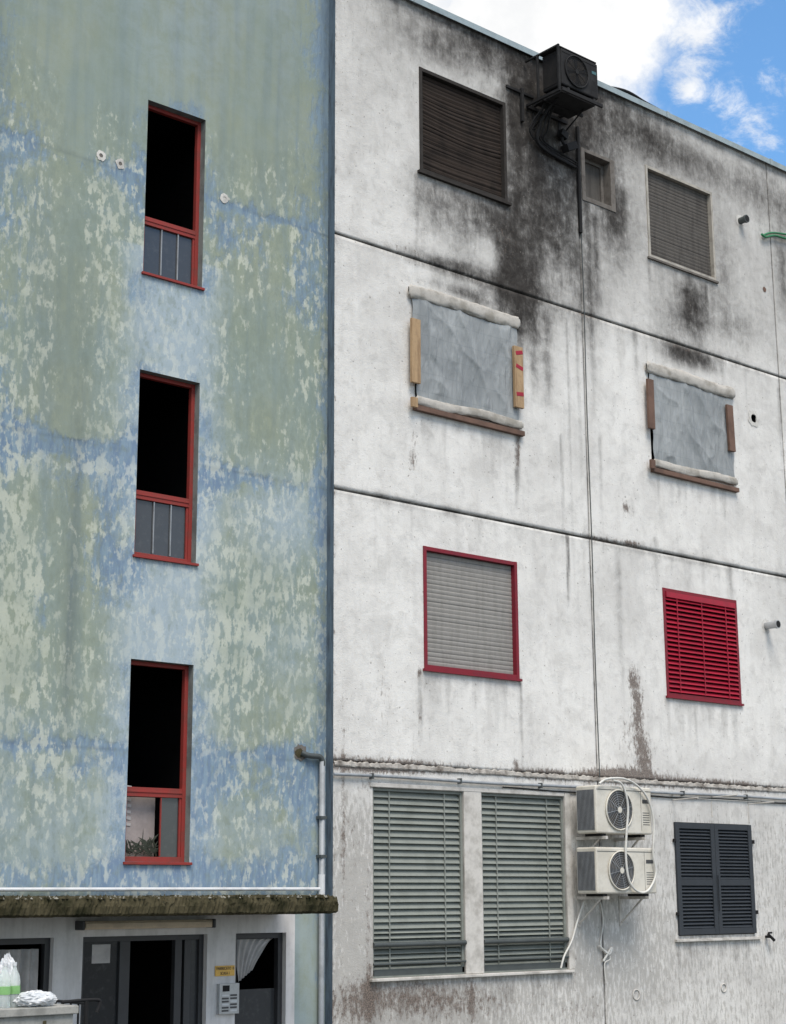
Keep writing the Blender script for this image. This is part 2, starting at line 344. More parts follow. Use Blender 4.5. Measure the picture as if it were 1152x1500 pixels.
# ------------------------------------------------------------------ openings
W11=R((613,97),(741,152),(742,298),(616,250)); W12=R((945,240),(1043,284),(1048,411),(950,377)); W13=R((856,223),(893,238),(895,300),(858,290))
W21=R((606,430),(755,480),(757,628),(609,590)); W22=R((949,540),(1068,580),(1072,708),(955,680))
W31=R((620,800),(755,823),(762,994),(621,980)); W32=R((970,860),(1077,880),(1087,1031),(977,1019))
G1=R((546,1152),(677,1161),(684,1427),(547,1433)); G2=R((704,1161),(824,1168),(835,1421),(710,1426)); G3=R((988,1204),(1098,1208),(1105,1368),(994,1371))
G2=(G2[0],G2[1],G1[2],G1[3])
HX,HZ=S(1104,613); HOLE=(HX-.05,HX+.05,HZ-.055,HZ+.055)
B1=R((218,147),(301,175),(297,420),(210,401),BY); B2=R((204,541),(290,560),(289,826),(197,812),BY); B3=R((192,967),(283,972),(279,1263),(183,1262),BY)
bx0=(B1[0]+B2[0]+B3[0])/3; bx1=(B1[1]+B2[1]+B3[1])/3
B1,B2,B3=[(bx0,bx1,b[2],b[3]) for b in (B1,B2,B3)]

def fn_white(X,Z,G):
    n=fbm(X,Z,.5,.8,1); nv=fbm(X,Z,.10,1.4,5); nf=fbm(X,Z,.12,.25,9)
    s=np.zeros_like(X)
    for a in [(690,330,.60,.40,.8),(745,345,.30,.60,2.3),(762,405,.30,.42,3.4),(775,250,.40,1.1,2.2),(790,150,.45,.8,2.7),(815,330,.40,.9,1.4),(840,190,.36,.9,3.0),
              (720,70,.8,.26,1.5),(650,75,.6,.20,.9),(880,180,.5,.5,1.8),(930,190,.8,.35,1.2),(900,310,.33,.6,1.4),(860,420,.3,.6,.8),(690,400,.6,.12,1.3),(762,425,.4,.15,2.6),(640,385,.5,.08,.9),
              (850,120,.6,.3,2.0),(765,470,.35,.3,1.0),(1015,450,.26,.36,1.9),(990,470,.5,.4,.4),(1010,522,.42,.12,3.0),(1060,400,.3,.6,.4),(1000,230,1.2,.25,.8),(1120,290,.8,.35,.6),
              (640,25,.9,.3,.35),(755,200,.12,.9,2.6),(895,300,.2,.3,1.4),(1080,480,.6,.3,.4),(690,432,.5,.08,1.1),(1145,400,.15,.6,.7),(640,300,.4,.3,.4),(800,60,.5,.3,1.0),(700,300,.6,.25,.45)]:
        s+=gb(X,Z,*a)
    s*=(.45+1.1*n)*(.6+.8*nv)
    px,pz=S(713,368); s*=1-.85*np.exp(-(((X-px+.10*(nf-.5))/.19)**4+((Z-pz+.1*(n-.5))/.24)**4))
    for i,(px_,py_,L,w,a) in enumerate([(758,640,.6,.035,.9),(830,470,3.2,.022,.35),(845,480,2.2,.03,.3),(800,455,1.3,.08,.7),(780,450,1.2,.08,1.0),(760,440,1.4,.07,1.0),(822,640,1.4,.02,.5),(831,785,.9,.02,1.5),
        (1035,420,.6,.03,1.3),(1005,425,.7,.05,1.1),(735,455,.4,.05,1.1),(700,440,.3,.05,.7),(610,255,1.2,.03,.4),(860,300,3,.05,.9),(872,320,1.2,.05,.8),(930,480,.8,.04,.4),(1140,570,1.4,.03,.4),(616,985,.8,.03,.5),(763,995,1.4,.02,.5),(757,690,.5,.03,.7),(878,640,1.2,.03,.3),(1070,830,1.6,.04,.3),(960,790,.8,.05,.3),(905,800,2.2,.05,.3),(545,1435,.6,.1,.5),(800,520,1.,.14,.25),(1025,470,.5,.10,.6)]):
        s+=drip(X,Z,px_,py_,L,w,a,0,i)
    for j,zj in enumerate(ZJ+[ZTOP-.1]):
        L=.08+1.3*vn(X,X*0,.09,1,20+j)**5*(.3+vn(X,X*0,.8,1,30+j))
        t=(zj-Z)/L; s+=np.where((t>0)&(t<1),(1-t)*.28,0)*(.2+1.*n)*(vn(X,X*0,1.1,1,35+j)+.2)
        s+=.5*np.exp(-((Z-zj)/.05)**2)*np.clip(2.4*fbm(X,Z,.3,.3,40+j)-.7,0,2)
    for w in (W11,W12,W21,W22,W31,W32,G1,G2,G3):
        L=.1+.8*vn(X,X*0,.07,1,50)**2; t=(w[2]-Z)/L; ins=(X>w[0]-.05)&(X<w[1]+.05)
        s+=np.where((t>0)&(t<1)&ins,(1-t)*.25,0)
    s=np.maximum(s,G*(.5+2.2*fbm(X,Z,.35,.35,60)))  # grooves darkened in the colour as well, as painted shadow lines
    r=np.zeros_like(X)
    for a in [(935,1030,.11,.45,.85),(925,995,.09,.18,.7),(945,1110,.15,.28,.85),(920,1080,.26,.4,.45),(905,1135,.6,.10,.95),(800,1135,.5,.07,.75),(760,640,.04,.3,.7),(757,672,.05,.2,.6),(880,790,.45,.05,.7),(930,797,.3,.05,.8),(917,742,.06,.10,.6),
              (607,640,.05,.2,.5),(605,672,.07,.12,.35),(615,985,.05,.08,.8),(616,1050,.035,.07,.9),(585,1122,.8,.07,.8),(540,1125,.5,.06,.7),(1050,1150,1.2,.07,.8),(590,1460,.8,.24,.62),(700,1470,.9,.22,.45),(540,1380,.06,1.0,.5),(515,1230,.2,.5,.38),(840,1415,.08,.2,.6),
              (757,1122,.06,.12,.6),(925,750,.5,.15,.3),(740,350,.25,.3,.4),(690,1400,.05,1.,.5),(690,1190,.06,.3,.4),(548,1150,.3,.05,.5),(840,1165,.15,.05,.6),(980,1100,.3,.5,.28),(650,760,.8,.03,.4),(590,365,.5,.05,.5),(860,462,.3,.04,.7),(1000,510,.6,.04,.6),(560,1010,.2,.2,.38),(1100,840,.4,.04,.5),(503,1150,.03,2.,.5),(520,1470,.3,.3,.45),(860,1180,.1,.3,.6),(850,1480,.6,.2,.35),(960,1340,.3,.3,.28),(600,680,.3,.2,.28)]:
        r+=gb(X,Z,*a)
    r+=.34*np.exp(-((Z-ZJ[2])/.11)**2)+.22*np.exp(-((Z-ZTOP)/.12)**2)+.10*np.clip((2.0-Z)/1,0,1)
    r+=.45*np.exp(-(X/.04)**2)*(nf>.35)
    t=.11+.20*np.clip((Z-9.5)/4,0,1)+.36*np.clip((fbm(X,Z,1.3,2.2,70)-.42)*2,0,1)*np.clip((Z-5)/6,.4,1)
    t+=np.clip((X-5)/6,0,1)*.18*np.clip((Z-8)/3,0,1)+gb(X,Z,1000,310,2.,1.2,.24)+gb(X,Z,560,120,1.,1.4,.14)+gb(X,Z,560,20,1.,.5,.15)
    t+=.22*np.clip((4.05-Z)/.5,0,1)+gb(X,Z,620,1480,1.6,.4,.25)
    f=np.clip((4.0-Z)/.6,0,1)*.42+gb(X,Z,520,1350,.4,1.2,.45)+gb(X,Z,620,1480,1.5,.4,.4)+gb(X,Z,900,1400,1.2,.6,.3)+.22*nf+.20*np.clip((Z-10)/3,0,1)+gb(X,Z,600,1060,1.2,.4,.2)
    return [np.clip(s,0,5),np.clip(r,0,1),np.clip(t,0,1),np.clip(f,0,1)]
def fn_blue(X,Z,G):
    n=fbm(X,Z,.7,.7,2); nv=fbm(X,Z,.12,1.6,6)
    bl=.06+np.zeros_like(X)
    for j,zj in enumerate(ZJ):
        off=.16*(fbm(X,X*0,.5,1,80+j)-.5)
        bl+=(.50*np.exp(-((Z-zj-off)/.05)**2)+.42*np.exp(-((Z-zj+.20)/.42)**2)*(.3+1.4*nv))*np.clip(3.4*fbm(X,Z,.7,.7,82+j)-1.0,0,2)
    bl+=.55*np.exp(-((X-0)/.17)**2)*(.3+n)+.38*np.exp(-((X+4.25)/.25)**2)
    for b in (B1,B2,B3):
        dx=np.maximum(np.maximum(b[0]-X,X-b[1]),0); dz=np.maximum(np.maximum(b[2]-Z,Z-b[3]),0); d=np.sqrt(dx*dx+dz*dz)
        bl+=.50*np.exp(-(d/.17)**2)*np.clip(2.6*fbm(X,Z,.4,.5,90)-.7,0,2)
        bl+=.42*np.exp(-((Z-b[2]+.25)/.25)**2)*np.exp(-((X-b[0]+.05)/.25)**2)
    cx=(B1[0]+B1[1])/2
    for a in [(150,820,.35,.5,.46),(190,250,.35,.25,.45),(450,330,.25,.8,.46),(440,440,.3,.4,.34),(330,350,.16,.35,.5),(460,50,.35,1.2,.42),(400,710,.7,.10,.4),(325,695,.35,.12,.45),(120,665,.5,.08,.35),(40,640,.3,.2,.4),(110,240,.5,.10,.38),(30,210,.3,.2,.36),
              (350,1270,1.2,.2,.28),(440,1190,.3,.9,.42),(20,300,.35,2.2,.28),(300,1180,.15,.8,.36),(420,1110,.4,.15,.45),(40,1095,.4,.06,.34),(170,1180,.12,.7,.32),(30,1060,.1,.3,.34),(230,1290,1.,.12,.4),(160,770,.10,.5,.45),(60,900,.1,.6,.3),(470,800,.15,1.5,.3)]: bl+=gb(X,Z,*a,BY)
    bl+=.52*np.exp(-((Z-2.74)/.20)**2)
    pale=.78*np.exp(-((X-cx)/.62)**4)*np.where(Z<B1[2]+.3,1,.15)+.36*np.clip((4.8-Z)/1.5,0,1)
    pale+=gb(X,Z,420,760,.9,.5,.65,BY)+gb(X,Z,440,960,.6,.5,.4,BY)+gb(X,Z,130,680,.8,.25,.45,BY)+.16
    pale+=np.clip((Z-10.6)/2,0,1)*.30*(nv*1.6)
    fl=.64-.60*np.clip((Z-9.7)/1.4,0,1)+.32*(n-.5)
    fl-=.50*np.exp(-((X-S(400,620,BY)[0])/.6)**2)*np.exp(-((Z-S(400,580,BY)[1])/1.1)**2)
    fl-=.5*np.exp(-((X-S(90,0,BY)[0]-.25)/.18)**2)*np.clip((Z-4)/3,0,1)
    fl+=gb(X,Z,130,690,.8,.10,.5,BY)+gb(X,Z,20,850,.4,1.5,.35,BY)+gb(X,Z,350,880,.8,1.,.3,BY)
    fl=np.where(Z<2.5,0,fl)
    t=.05+.24*np.clip((Z-10)/3,0,1)*nv*1.4+.40*np.exp(-(X/.09)**2)*(.5+n)+.25*np.exp(-((X+4.25)/.08)**2)+.25*np.exp(-((Z-2.66)/.06)**2)
    t+=gb(X,Z,110,760,.10,1.8,.36,BY)+gb(X,Z,100,960,.09,.8,.30,BY)+gb(X,Z,80,500,.3,1.5,.20,BY)+gb(X,Z,390,120,.8,1.2,.08,BY)+.12*np.clip(nv*2-1,0,1)
    for zj in ZJ: t+=.45*np.exp(-((Z-zj-.05*(fbm(X,X*0,.4,1,95)-.5))/.018)**2)*np.clip(3*fbm(X,Z,.5,.5,96)-1.0,0,1)
    return [np.clip(q,0,1) for q in (bl,fl,t,pale)]

XR=14.0
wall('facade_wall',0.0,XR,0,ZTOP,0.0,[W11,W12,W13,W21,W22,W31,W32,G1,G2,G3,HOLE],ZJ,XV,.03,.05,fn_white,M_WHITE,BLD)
TL=-4.30; TTOP=ZTOP+1.6; zsp=2.47; XE=S(432,1420,BY)[0]
wall('painted_wall',TL,0.0,zsp,TTOP,BY,[B1,B2,B3],[],[],.03,.03,fn_blue,M_BLUE,TWR)
wall('painted_wall_base',XE,0.0,0,zsp,BY,[],[],[],.03,.05,fn_blue,M_BLUE,TWR)
D1=R((120,1372),(303,1369),(303,1480),(120,1490),BY); D1=(D1[0],D1[1],.03,D1[3])
EW2=R((345,1364),(419,1364),(419,1480),(345,1490),BY); EW2=(EW2[0],EW2[1],.95,D1[3])
EW1x=S(77,1430,BY)[0]; EW1=(TL+.25,EW1x,.95,D1[3])
wall('entrance_wall',TL,XE,0,zsp,BY,[D1,EW1,EW2],[],[],.15,.15,fn_blue,M_ENT,TWR)
mb=MB()
for o in (W11,W12,W21,W22,W31,W32,G1,G2,G3): reveal(mb,o,0,.14,M_REV); room(mb,o,.14,.5)
reveal(mb,W13,0,.22,M_SOOTP); room(mb,W13,.22,.4); reveal(mb,HOLE,0,.2,M_DARK); room(mb,HOLE,.2,.2)
mb.obj('window_reveals',BLD,recalc=False)
mb=MB()
for o in (B1,B2,B3): reveal(mb,o,BY,.13,M_REVB); room(mb,o,BY+.13,1.6)
for o in (D1,EW1,EW2): reveal(mb,o,BY,.16,M_ENT); room(mb,o,BY+.16,2.2)
mb.obj('window_reveals',TWR,recalc=False)
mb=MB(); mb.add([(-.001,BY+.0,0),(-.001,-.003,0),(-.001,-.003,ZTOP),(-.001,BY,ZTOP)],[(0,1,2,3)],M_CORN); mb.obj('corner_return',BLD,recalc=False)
mb=MB(); mb.add([(XR,0,0),(XR,11,0),(XR,11,ZTOP),(XR,0,ZTOP)],[(0,1,2,3)],M_ENT); mb.add([(0,11,0),(XR,11,0),(XR,11,ZTOP),(0,11,ZTOP)],[(0,1,2,3)],M_ENT)
mb.add([(0,0.02,ZTOP-.05),(XR,0.02,ZTOP-.05),(XR,11,ZTOP-.05),(0,11,ZTOP-.05)],[(0,1,2,3)],M_CONC2)
mb.add([(0,.13,ZTOP),(0,11,ZTOP),(0,11,0),(0,.13,0)],[(0,1,2,3)],M_ENT); mb.obj('side_and_back_walls',BLD,recalc=False)
mb=MB(); mb.add([(TL,BY,0),(TL,7,0),(TL,7,TTOP),(TL,BY,TTOP)],[(3,2,1,0)],M_ENT); mb.add([(TL,7,0),(0,7,0),(0,7,TTOP),(TL,7,TTOP)],[(0,1,2,3)],M_ENT)
mb.add([(TL,BY,TTOP-.01),(0,BY,TTOP-.01),(0,7,TTOP-.01),(TL,7,TTOP-.01)],[(0,1,2,3)],M_CONC2); mb.add([(-.004,BY,ZTOP-.2),(-.004,7,ZTOP-.2),(-.004,7,TTOP),(-.004,BY,TTOP)],[(0,1,2,3)],M_ENT); mb.obj('side_and_back_walls',TWR,recalc=False)
mb=MB(); mb.box(-.0,XR+.05,-.05,.35,ZTOP+.002,ZTOP+.035,M_FLASH); mb.box(0,XR+.05,-.055,-.045,ZTOP-.05,ZTOP+.03,M_FLASH)
for x in np.arange(1.2,XR,2.4): mb.box(x,x+.06,-.062,-.04,ZTOP-.055,ZTOP+.04,M_FLASH)
xa=S(880,132)[0]; mb.tube([(xa,.1,ZTOP+.05),(xa+.5,.0,ZTOP+.10),(xa+.9,-.03,ZTOP+.04),(xa+1.3,.02,ZTOP+.06)],.022,M_BLACK,8,sm=6)
mb.obj('roof_flashing',BLD)
mb=MB(); mb.box(TL-.05,.05,BY-.05,BY+.3,TTOP+.002,TTOP+.04,M_FLASH); mb.obj('roof_flashing',TWR)
mb=MB(); N=420; xs=np.linspace(.01,XR,N)
prof=[(.01,.050),(-.010,.035),(-.016,.0),(-.010,-.012),(.01,-.018)]
P=np.zeros((N,5,3))
for i,x in enumerate(xs):
    jj=.03*(random.random()-.5)
    for j,(yy,zz) in enumerate(prof): P[i,j]=(x,yy+.006*(random.random()-.5),ZJ[2]-.035+zz+jj*(j<2)+.006*(random.random()-.5))
mb.grid(P,M_COURSE,False); mb.obj('string_course',BLD)

# ------------------------------------------------------------------ shutters
def shutter(mb,r,y,pitch,mat,gap=M_GAP,sag=0,amp=.006,cols=2):
    x0,x1,z0,z1=r; n=max(3,int(round((z1-z0)/pitch))); p=(z1-z0)/n
    if sag: cols=30
    for k in range(n):
        za=z0+k*p
        us=np.linspace(0,1,cols); sg=-sag*np.sin(np.pi*us)*(1-.35*k/n)-(sag*.25*np.sin(5.3*us+k*.35)) if sag else us*0
        sg=sg*math.sin(math.pi*min(1,(k+.5)/n*1.0))**.5 if sag else sg
        prof=[(0.03,.2),(.08,0),(.35,-.8),(.65,-1),(.92,-.55),(.98,.2)]
        P=np.zeros((len(prof),cols,3))
        for a,(fz,fy) in enumerate(prof):
            P[a,:,0]=x0+us*(x1-x0); P[a,:,1]=y+fy*amp+(.006*random.uniform(-1,1) if sag else .0008*random.uniform(-1,1)); P[a,:,2]=za+fz*p+sg
        mb.grid(P,mat,True)
    mb.box(x0,x1,y+.006,y+.02,z0,z1,gap)  # dark backing, slot shade put into its colour
def slats(mb,r,y,n,depth,tilt,mat,lad=None,th=.006,jit=.02):
    x0,x1,z0,z1=r; p=(z1-z0)/n
    for k in range(n):
        zc=z0+(k+.5)*p; t=tilt+random.uniform(-jit,jit)*3
        mb.box(x0,x1,y-depth/2,y+depth/2,zc-th/2,zc+th/2,mat,rot=(t,'X'))
    if lad:
        for u in lad:
            x=x0+u*(x1-x0); mb.box(x-.008,x+.008,y-depth*.5*math.cos(tilt)-.004,y-depth*.5*math.cos(tilt)-.001,z0,z1,mat)
def inset(r,t,b=None): return (r[0]+t,r[1]-t,r[2]+(t if b is None else b),r[3]-t)
e=empty('roller_shutter_windows'); e.parent=BLD
mb=MB(); mb.frame(W11,.045,-.012,.10,M_BURNF); mb.box(W11[0]-.04,W11[1]+.04,-.045,.1,W11[2]-.035,W11[2]-.002,M_BURNF); shutter(mb,inset(W11,.047),.055,.052,M_BURN,sag=.035); mb.obj('burnt_shutter',e)
mb=MB(); mb.frame(W12,.04,-.014,.10,M_BEIGE); mb.box(W12[0]-.03,W12[1]+.03,-.03,.1,W12[2]-.03,W12[2]-.002,M_SOOTP); shutter(mb,inset(W12,.042),.05,.052,M_SHD,amp=.004); mb.obj('sooty_shutter',e)
mb=MB(); mb.frame(W31,.045,-.014,.10,M_CRIM,.045); mb.box(W31[0]-.02,W31[1]+.02,-.04,.1,W31[2]-.03,W31[2]-.002,M_CRIM); shutter(mb,inset(W31,.047),.05,.052,M_SHG,amp=.0035); mb.obj('grey_shutter',e)
mb=MB(); mb.frame(W32,.045,-.012,.10,M_CRIM,.04); mb.box(W32[0]-.02,W32[1]+.02,-.035,.1,W32[2]-.03,W32[2]-.002,M_CRIM); slats(mb,inset(W32,.047),.0,22,.060,.85,M_REDSH,(.15,.5,.85),th=.009); mb.box(W32[0]+.05,W32[1]-.05,-.03,.03,W32[3]-.12,W32[3]-.05,M_REDSH); mb.obj('red_venetian_shutter',e)
mb=MB(); r=inset(W13,.05); mb.frame(W13,.05,.12,.17,M_SOOTP); mb.box(r[0],r[1],.15,.16,r[2],r[3],M_SHD); mb.obj('bathroom_window',e)
mb=MB(); a=W13; 
for q in ((a[0]-.07,a[0]-.001,a[2]-.07,a[3]+.05),(a[1]+.001,a[1]+.09,a[2]-.07,a[3]+.05)): mb.box(q[0],q[1],-.012,.01,q[2],q[3],M_SOOTP)
mb.box(a[0],a[1],-.011,.01,a[2]-.068,a[2]-.001,M_SOOTP); mb.box(a[0],a[1],-.011,.01,a[3]+.001,a[3]+.048,M_SOOTP); mb.obj('bathroom_window_surround',e,bevel=.004)
for nm,g in (('a',G1),('b',G2)):
    mb=MB(); r=inset(g,.012,.0)
    mb.frame(g,.03,.02,.12,M_SHGR); rr=inset(g,.032)
    slats(mb,(rr[0],rr[1],g[2]+.50,rr[3]),.055,21,.080,1.02,M_SHGR,(.18,.82),th=.009)
    slats(mb,(rr[0],rr[1],g[2]+.02,g[2]+.50),.055,9,.06,.75,M_SHGR,(.18,.82),th=.007)
    zA=S(600,1383)[1]; zB=S(600,1411)[1]
    mb.tube([(g[0],-.005,zA),(g[1],-.005,zA)],.027,M_DKRAIL); mb.tube([(g[0],-.005,zB),(g[1],-.005,zB)],.013,M_DKRAIL)
    mb.box(g[0],g[1],.02,.035,zB-.12,zB-.06,M_DKRAIL)
    mb.obj('venetian_shutter',e)
mb=MB(); mb.box(G1[0]-.05,G2[1]+.06,-.05,.1,G1[2]-.035,G1[2]-.003,M_LGREY)
mb.box(G2[1]+.004,G2[1]+.10,-.018,.02,G1[2],G1[3]+.05,M_LGREY); mb.box(G1[1]+.003,G2[0]-.003,-.012,.02,G1[2],G1[3]+.02,M_LGREY); mb.box(G1[0]-.04,G2[1],-.016,.02,G1[3]+.004,G1[3]+.05,M_LGREY)
mb.obj('window_surround',BLD,bevel=.006)
mb=MB(); g=G3; xm=(g[0]+g[1])/2
for a,b in ((g[0]-.01,xm-.003),(xm+.003,g[1]+.01)):
    L=(a,b,g[2]+.01,g[3]-.005); mb.frame(L,.075,-.03,.02,M_SLATE); zm=(L[2]+L[3])/2-.05
    mb.box(a+.075,b-.075,-.028,.018,zm-.04,zm+.04,M_SLATE)
    for q in ((L[2]+.075,zm-.04),(zm+.04,L[3]-.075)): slats(mb,(a+.076,b-.076,q[0],q[1]),-.003,int((q[1]-q[0])/.042),.05,.75,M_SLATE,th=.008,jit=0)
mb.box(g[0],g[1],.03,.04,g[2],g[3],M_GAP); mb.tube([(xm+.02,-.045,g[2]+.3),(xm+.02,-.045,g[2]+.75)],.008,M_SLATE)
for z in (g[2]+.25,g[3]-.25): mb.box(g[1]+.01,g[1]+.06,-.035,-.01,z,z+.05,M_BLACK); mb.box(g[0]-.05,g[0]-.01,-.035,-.01,z,z+.04,M_BLACK)
mb.box(g[0]-.08,g[1]+.1,-.04,.02,g[2]-.07,g[2]-.04,M_LGREY)
mb.obj('louvred_shutters',e,bevel=.002)

# ------------------------------------------------------------------ plastic sheets over burnt-out windows
def sheet(q,bl,br,bot,seed,woodL,woodR):
    ee=empty('plastic_sheeting')
    tl,tr,br_,bl_=[S(*c) for c in q]; n=120; u=np.linspace(0,1,n); P=np.zeros((n,n,3))
    U,V=np.meshgrid(u,u,indexing='ij')
    X=(tl[0]*(1-U)+tr[0]*U)*V+(bl_[0]*(1-U)+br_[0]*U)*(1-V); Z=(tl[1]*(1-U)+tr[1]*U)*V+(bl_[1]*(1-U)+br_[1]*U)*(1-V)
    d=fbm(X,Z,.7,1.1,seed)
    rid=lambda a:(1-np.abs(np.sin(a)))**2.2
    w=-.026*rid(8*U+3.5*d+1.2*V)*V-.015*rid(5*(U+.9*V)+4*d)-.012*rid(8*(U-.35*V)+4*fbm(X,Z,.5,.6,seed+3))*(1-V)-.016*rid(15*U+2.5*V+5*d+1)+.02*(fbm(X,Z,.5,.8,seed+5)-.5)
    edge=np.minimum(np.minimum(U,1-U),np.minimum(V,1-V)); Y=-.030+w*np.clip(edge*9,0,1)
    P[...,0]=X+.012*np.sin(20*V+seed)*(np.abs(U-.5)>.47); P[...,1]=Y; P[...,2]=Z
    mb=MB(); mb.grid(P,M_SHEET); mb.obj('sheet',ee,recalc=False)
    for A,B,rr,mt in ((tl,tr,.082,M_ROLL),(bl_,br_,.055,M_ROLL)):
        m=110;k=20;P=np.zeros((m,k,3)); ph=random.random()*5
        for i in range(m):
            t=i/(m-1); cx=A[0]*(1-t)+B[0]*t+(-.05+.1*t); cz=A[1]*(1-t)+B[1]*t+.010*math.sin(t*9+ph)
            for j in range(k):
                a=2*math.pi*j/(k-1); c_=float(fbm(np.array([t*1.45+.05*math.sin(a)]),np.array([math.cos(a)+3*math.sin(a)+5.]),.22,.5,seed+9,4)[0])
                rad=rr*(.66+.68*c_)*(1 if 0.01<t<.99 else .6)
                P[i,j]=(cx,-.042+.26*rad*math.cos(a),cz+rad*math.sin(a))
        mb=MB(); mb.grid(P,mt); mb.obj('rolled_hem',ee,recalc=False)
    mb=MB(); mb.box(bl_[0]-.06,br_[0]+.06,-.06,-.0,bl_[1]-.12,bl_[1]-.06,M_WOODD)
    def board(c,m):
        a=[S(*k,-.05) for k in c]; x0=(a[0][0]+a[3][0])/2; x1=(a[1][0]+a[2][0])/2; mb.box(x0,x1,-.095,-.055,(a[2][1]+a[3][1])/2,(a[0][1]+a[1][1])/2,m,rot=(random.uniform(-.02,.02),'Y'))
        return x0,x1,(a[2][1]+a[3][1])/2,(a[0][1]+a[1][1])/2
    board(bl,woodL); k=board(br,woodR)
    if woodR is M_WOOD:
        for z in (.22,.66,.90): mb.box(k[0]+.02,k[1]-.005,-.098,-.094,k[2]+z*(k[3]-k[2])-.025,k[2]+z*(k[3]-k[2])+.025,M_REDSH,rot=(random.uniform(-.5,.5),'Y'))
    board(bot,woodL)
    mb.obj('battens',ee,bevel=.004)
sheet([(600,427),(754,474),(759,622),(610,588)],[(599,466),(612,470),(614,564),(602,560)],[(750,507),(763,511),(764,600),(752,596)],[(601,582),(609,584),(609,598),(601,596)],3,M_WOOD,M_WOOD)
sheet([(947,538),(1070,578),(1074,706),(957,680)],[(946,555),(955,558),(956,630),(948,627)],[(1063,593),(1072,596),(1073,663),(1065,660)],[(951,673),(957,675),(957,688),(951,686)],8,M_WOODD,M_WOODD)

# ------------------------------------------------------------------ stair windows
def curtain(mb,x0,x1,z0,z1,y,seed,mat=None):
    n=60;U=np.linspace(0,1,n)
    P=np.zeros((12,n,3))
    for i in range(12):
        t=i/11; P[i,:,0]=x0+U*(x1-x0)*(1-.25*t*math.sin(seed)); P[i,:,1]=y+.03*np.sin(U*38+seed+t*1.5)+.02*np.sin(U*17+t*3); P[i,:,2]=z1-t*(z1-z0)
    mb.grid(P,mat or M_CURT)
e2=empty('stair_windows'); e2.parent=TWR
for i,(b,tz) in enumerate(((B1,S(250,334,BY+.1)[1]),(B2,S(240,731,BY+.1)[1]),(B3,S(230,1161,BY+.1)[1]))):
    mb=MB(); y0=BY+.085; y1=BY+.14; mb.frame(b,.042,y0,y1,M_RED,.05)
    mb.box(b[0]+.042,b[1]-.042,y0+.003,y1-.003,tz-.045,tz+.045,M_RED); mb.box(b[0]+.042,b[1]-.042,y0-.004,y0+.003,tz-.005,tz+.012,M_RED)
    mb.box(b[0]-.02,b[1]+.02,BY-.03,BY+.1,b[2]-.028,b[2]-.002,M_RED)
    w=b[1]-b[0]
    mb.box(b[0]+.042,b[0]+.066,y0+.012,y1-.01,b[2]+.05,tz-.045,M_RED); mb.box(b[1]-.066,b[1]-.042,y0+.012,y1-.01,b[2]+.05,tz-.045,M_RED)
    if i<2: mb.box(b[0]+.066,b[1]-.066,y0+.03,y0+.036,b[2]+.05,tz-.045,M_GLASS2)
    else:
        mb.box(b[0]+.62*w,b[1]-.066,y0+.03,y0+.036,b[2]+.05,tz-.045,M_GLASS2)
        mb.box(b[0]+.066,b[0]+.62*w,y0+.12,y0+.13,b[2]+.05,tz-.045,M_PINK)  # panel added in place of the pane's pale reflection
        for k in range(7): mb.box(b[0]+.055,b[0]+.24*w,y0+.112,y0+.119,b[2]+.35+k*.06,b[2]+.38+k*.06,M_CURT,rot=(.12,'Y'))  # cloth-coloured strips, part of the same modelled reflection
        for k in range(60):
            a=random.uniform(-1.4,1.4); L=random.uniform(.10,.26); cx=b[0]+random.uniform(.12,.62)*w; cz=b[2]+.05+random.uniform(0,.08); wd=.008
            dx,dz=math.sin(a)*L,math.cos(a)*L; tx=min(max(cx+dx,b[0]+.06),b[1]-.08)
            mb.add([(cx-wd,y0+.06,cz),(cx+wd,y0+.06,cz),((cx+tx)/2+wd,y0+.05,cz+dz*.6),(tx,y0+.04,cz+dz*.8)],[(0,1,2,3)],M_PALMREFL)
    for u in ((.38,.66) if i<2 else (.62,)): mb.box(b[0]+u*w-.006,b[0]+u*w+.006,y0+.01,y0+.029,b[2]+.06,tz-.045,M_PIPE if i<2 else M_RED)
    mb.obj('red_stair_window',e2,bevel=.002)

# ------------------------------------------------------------------ canopy
cy=-.85; cz1=S(250,1314,cy)[1]; cz0=S(250,1341,cy)[1]; cx1=S(495,1325,cy)[0]
N=220; xs=np.linspace(TL-.15,cx1,N); mb=MB()
ring=[(BY+.05,cz0),(cy+.03,cz0),(cy,cz0+.02),(cy-.005,(cz0+cz1)/2),(cy,cz1-.05),(cy+.02,cz1-.005),(cy+.2,cz1),(BY+.05,cz1+.01)]
P=np.zeros((N,len(ring),3))
for i,x in enumerate(xs):
    for j,(yy,zz) in enumerate(ring): P[i,j]=(x,yy+.022*(random.random()-.5),zz+(.024 if j>3 else .012)*(random.random()-.5))
mb.grid(P,M_CONC,False); mb.add([tuple(P[-1,j]) for j in range(len(ring))],[tuple(range(len(ring)))],M_CONC); mb.add([tuple(P[0,j]) for j in range(len(ring))],[tuple(range(len(ring)))],M_CONC)
for k in range(700):
    x=random.uniform(TL,cx1-.02); yy=random.uniform(cy-.01,cy+.25); r=random.uniform(.008,.03); z=cz1-.012
    vs=[(x+r*math.cos(a)*random.uniform(.7,1.2),yy+r*math.sin(a),z) for a in [k2*2.09 for k2 in range(3)]]+[(x,yy,z+r*random.uniform(.5,1.5))]
    mb.add(vs,[(0,1,3),(1,2,3),(2,0,3)],M_CONCL if random.random()<.3 else M_CONC)
mb.obj('canopy',TWR)
a=S(119,1357,BY-.1); b=S(312,1357,BY-.1)
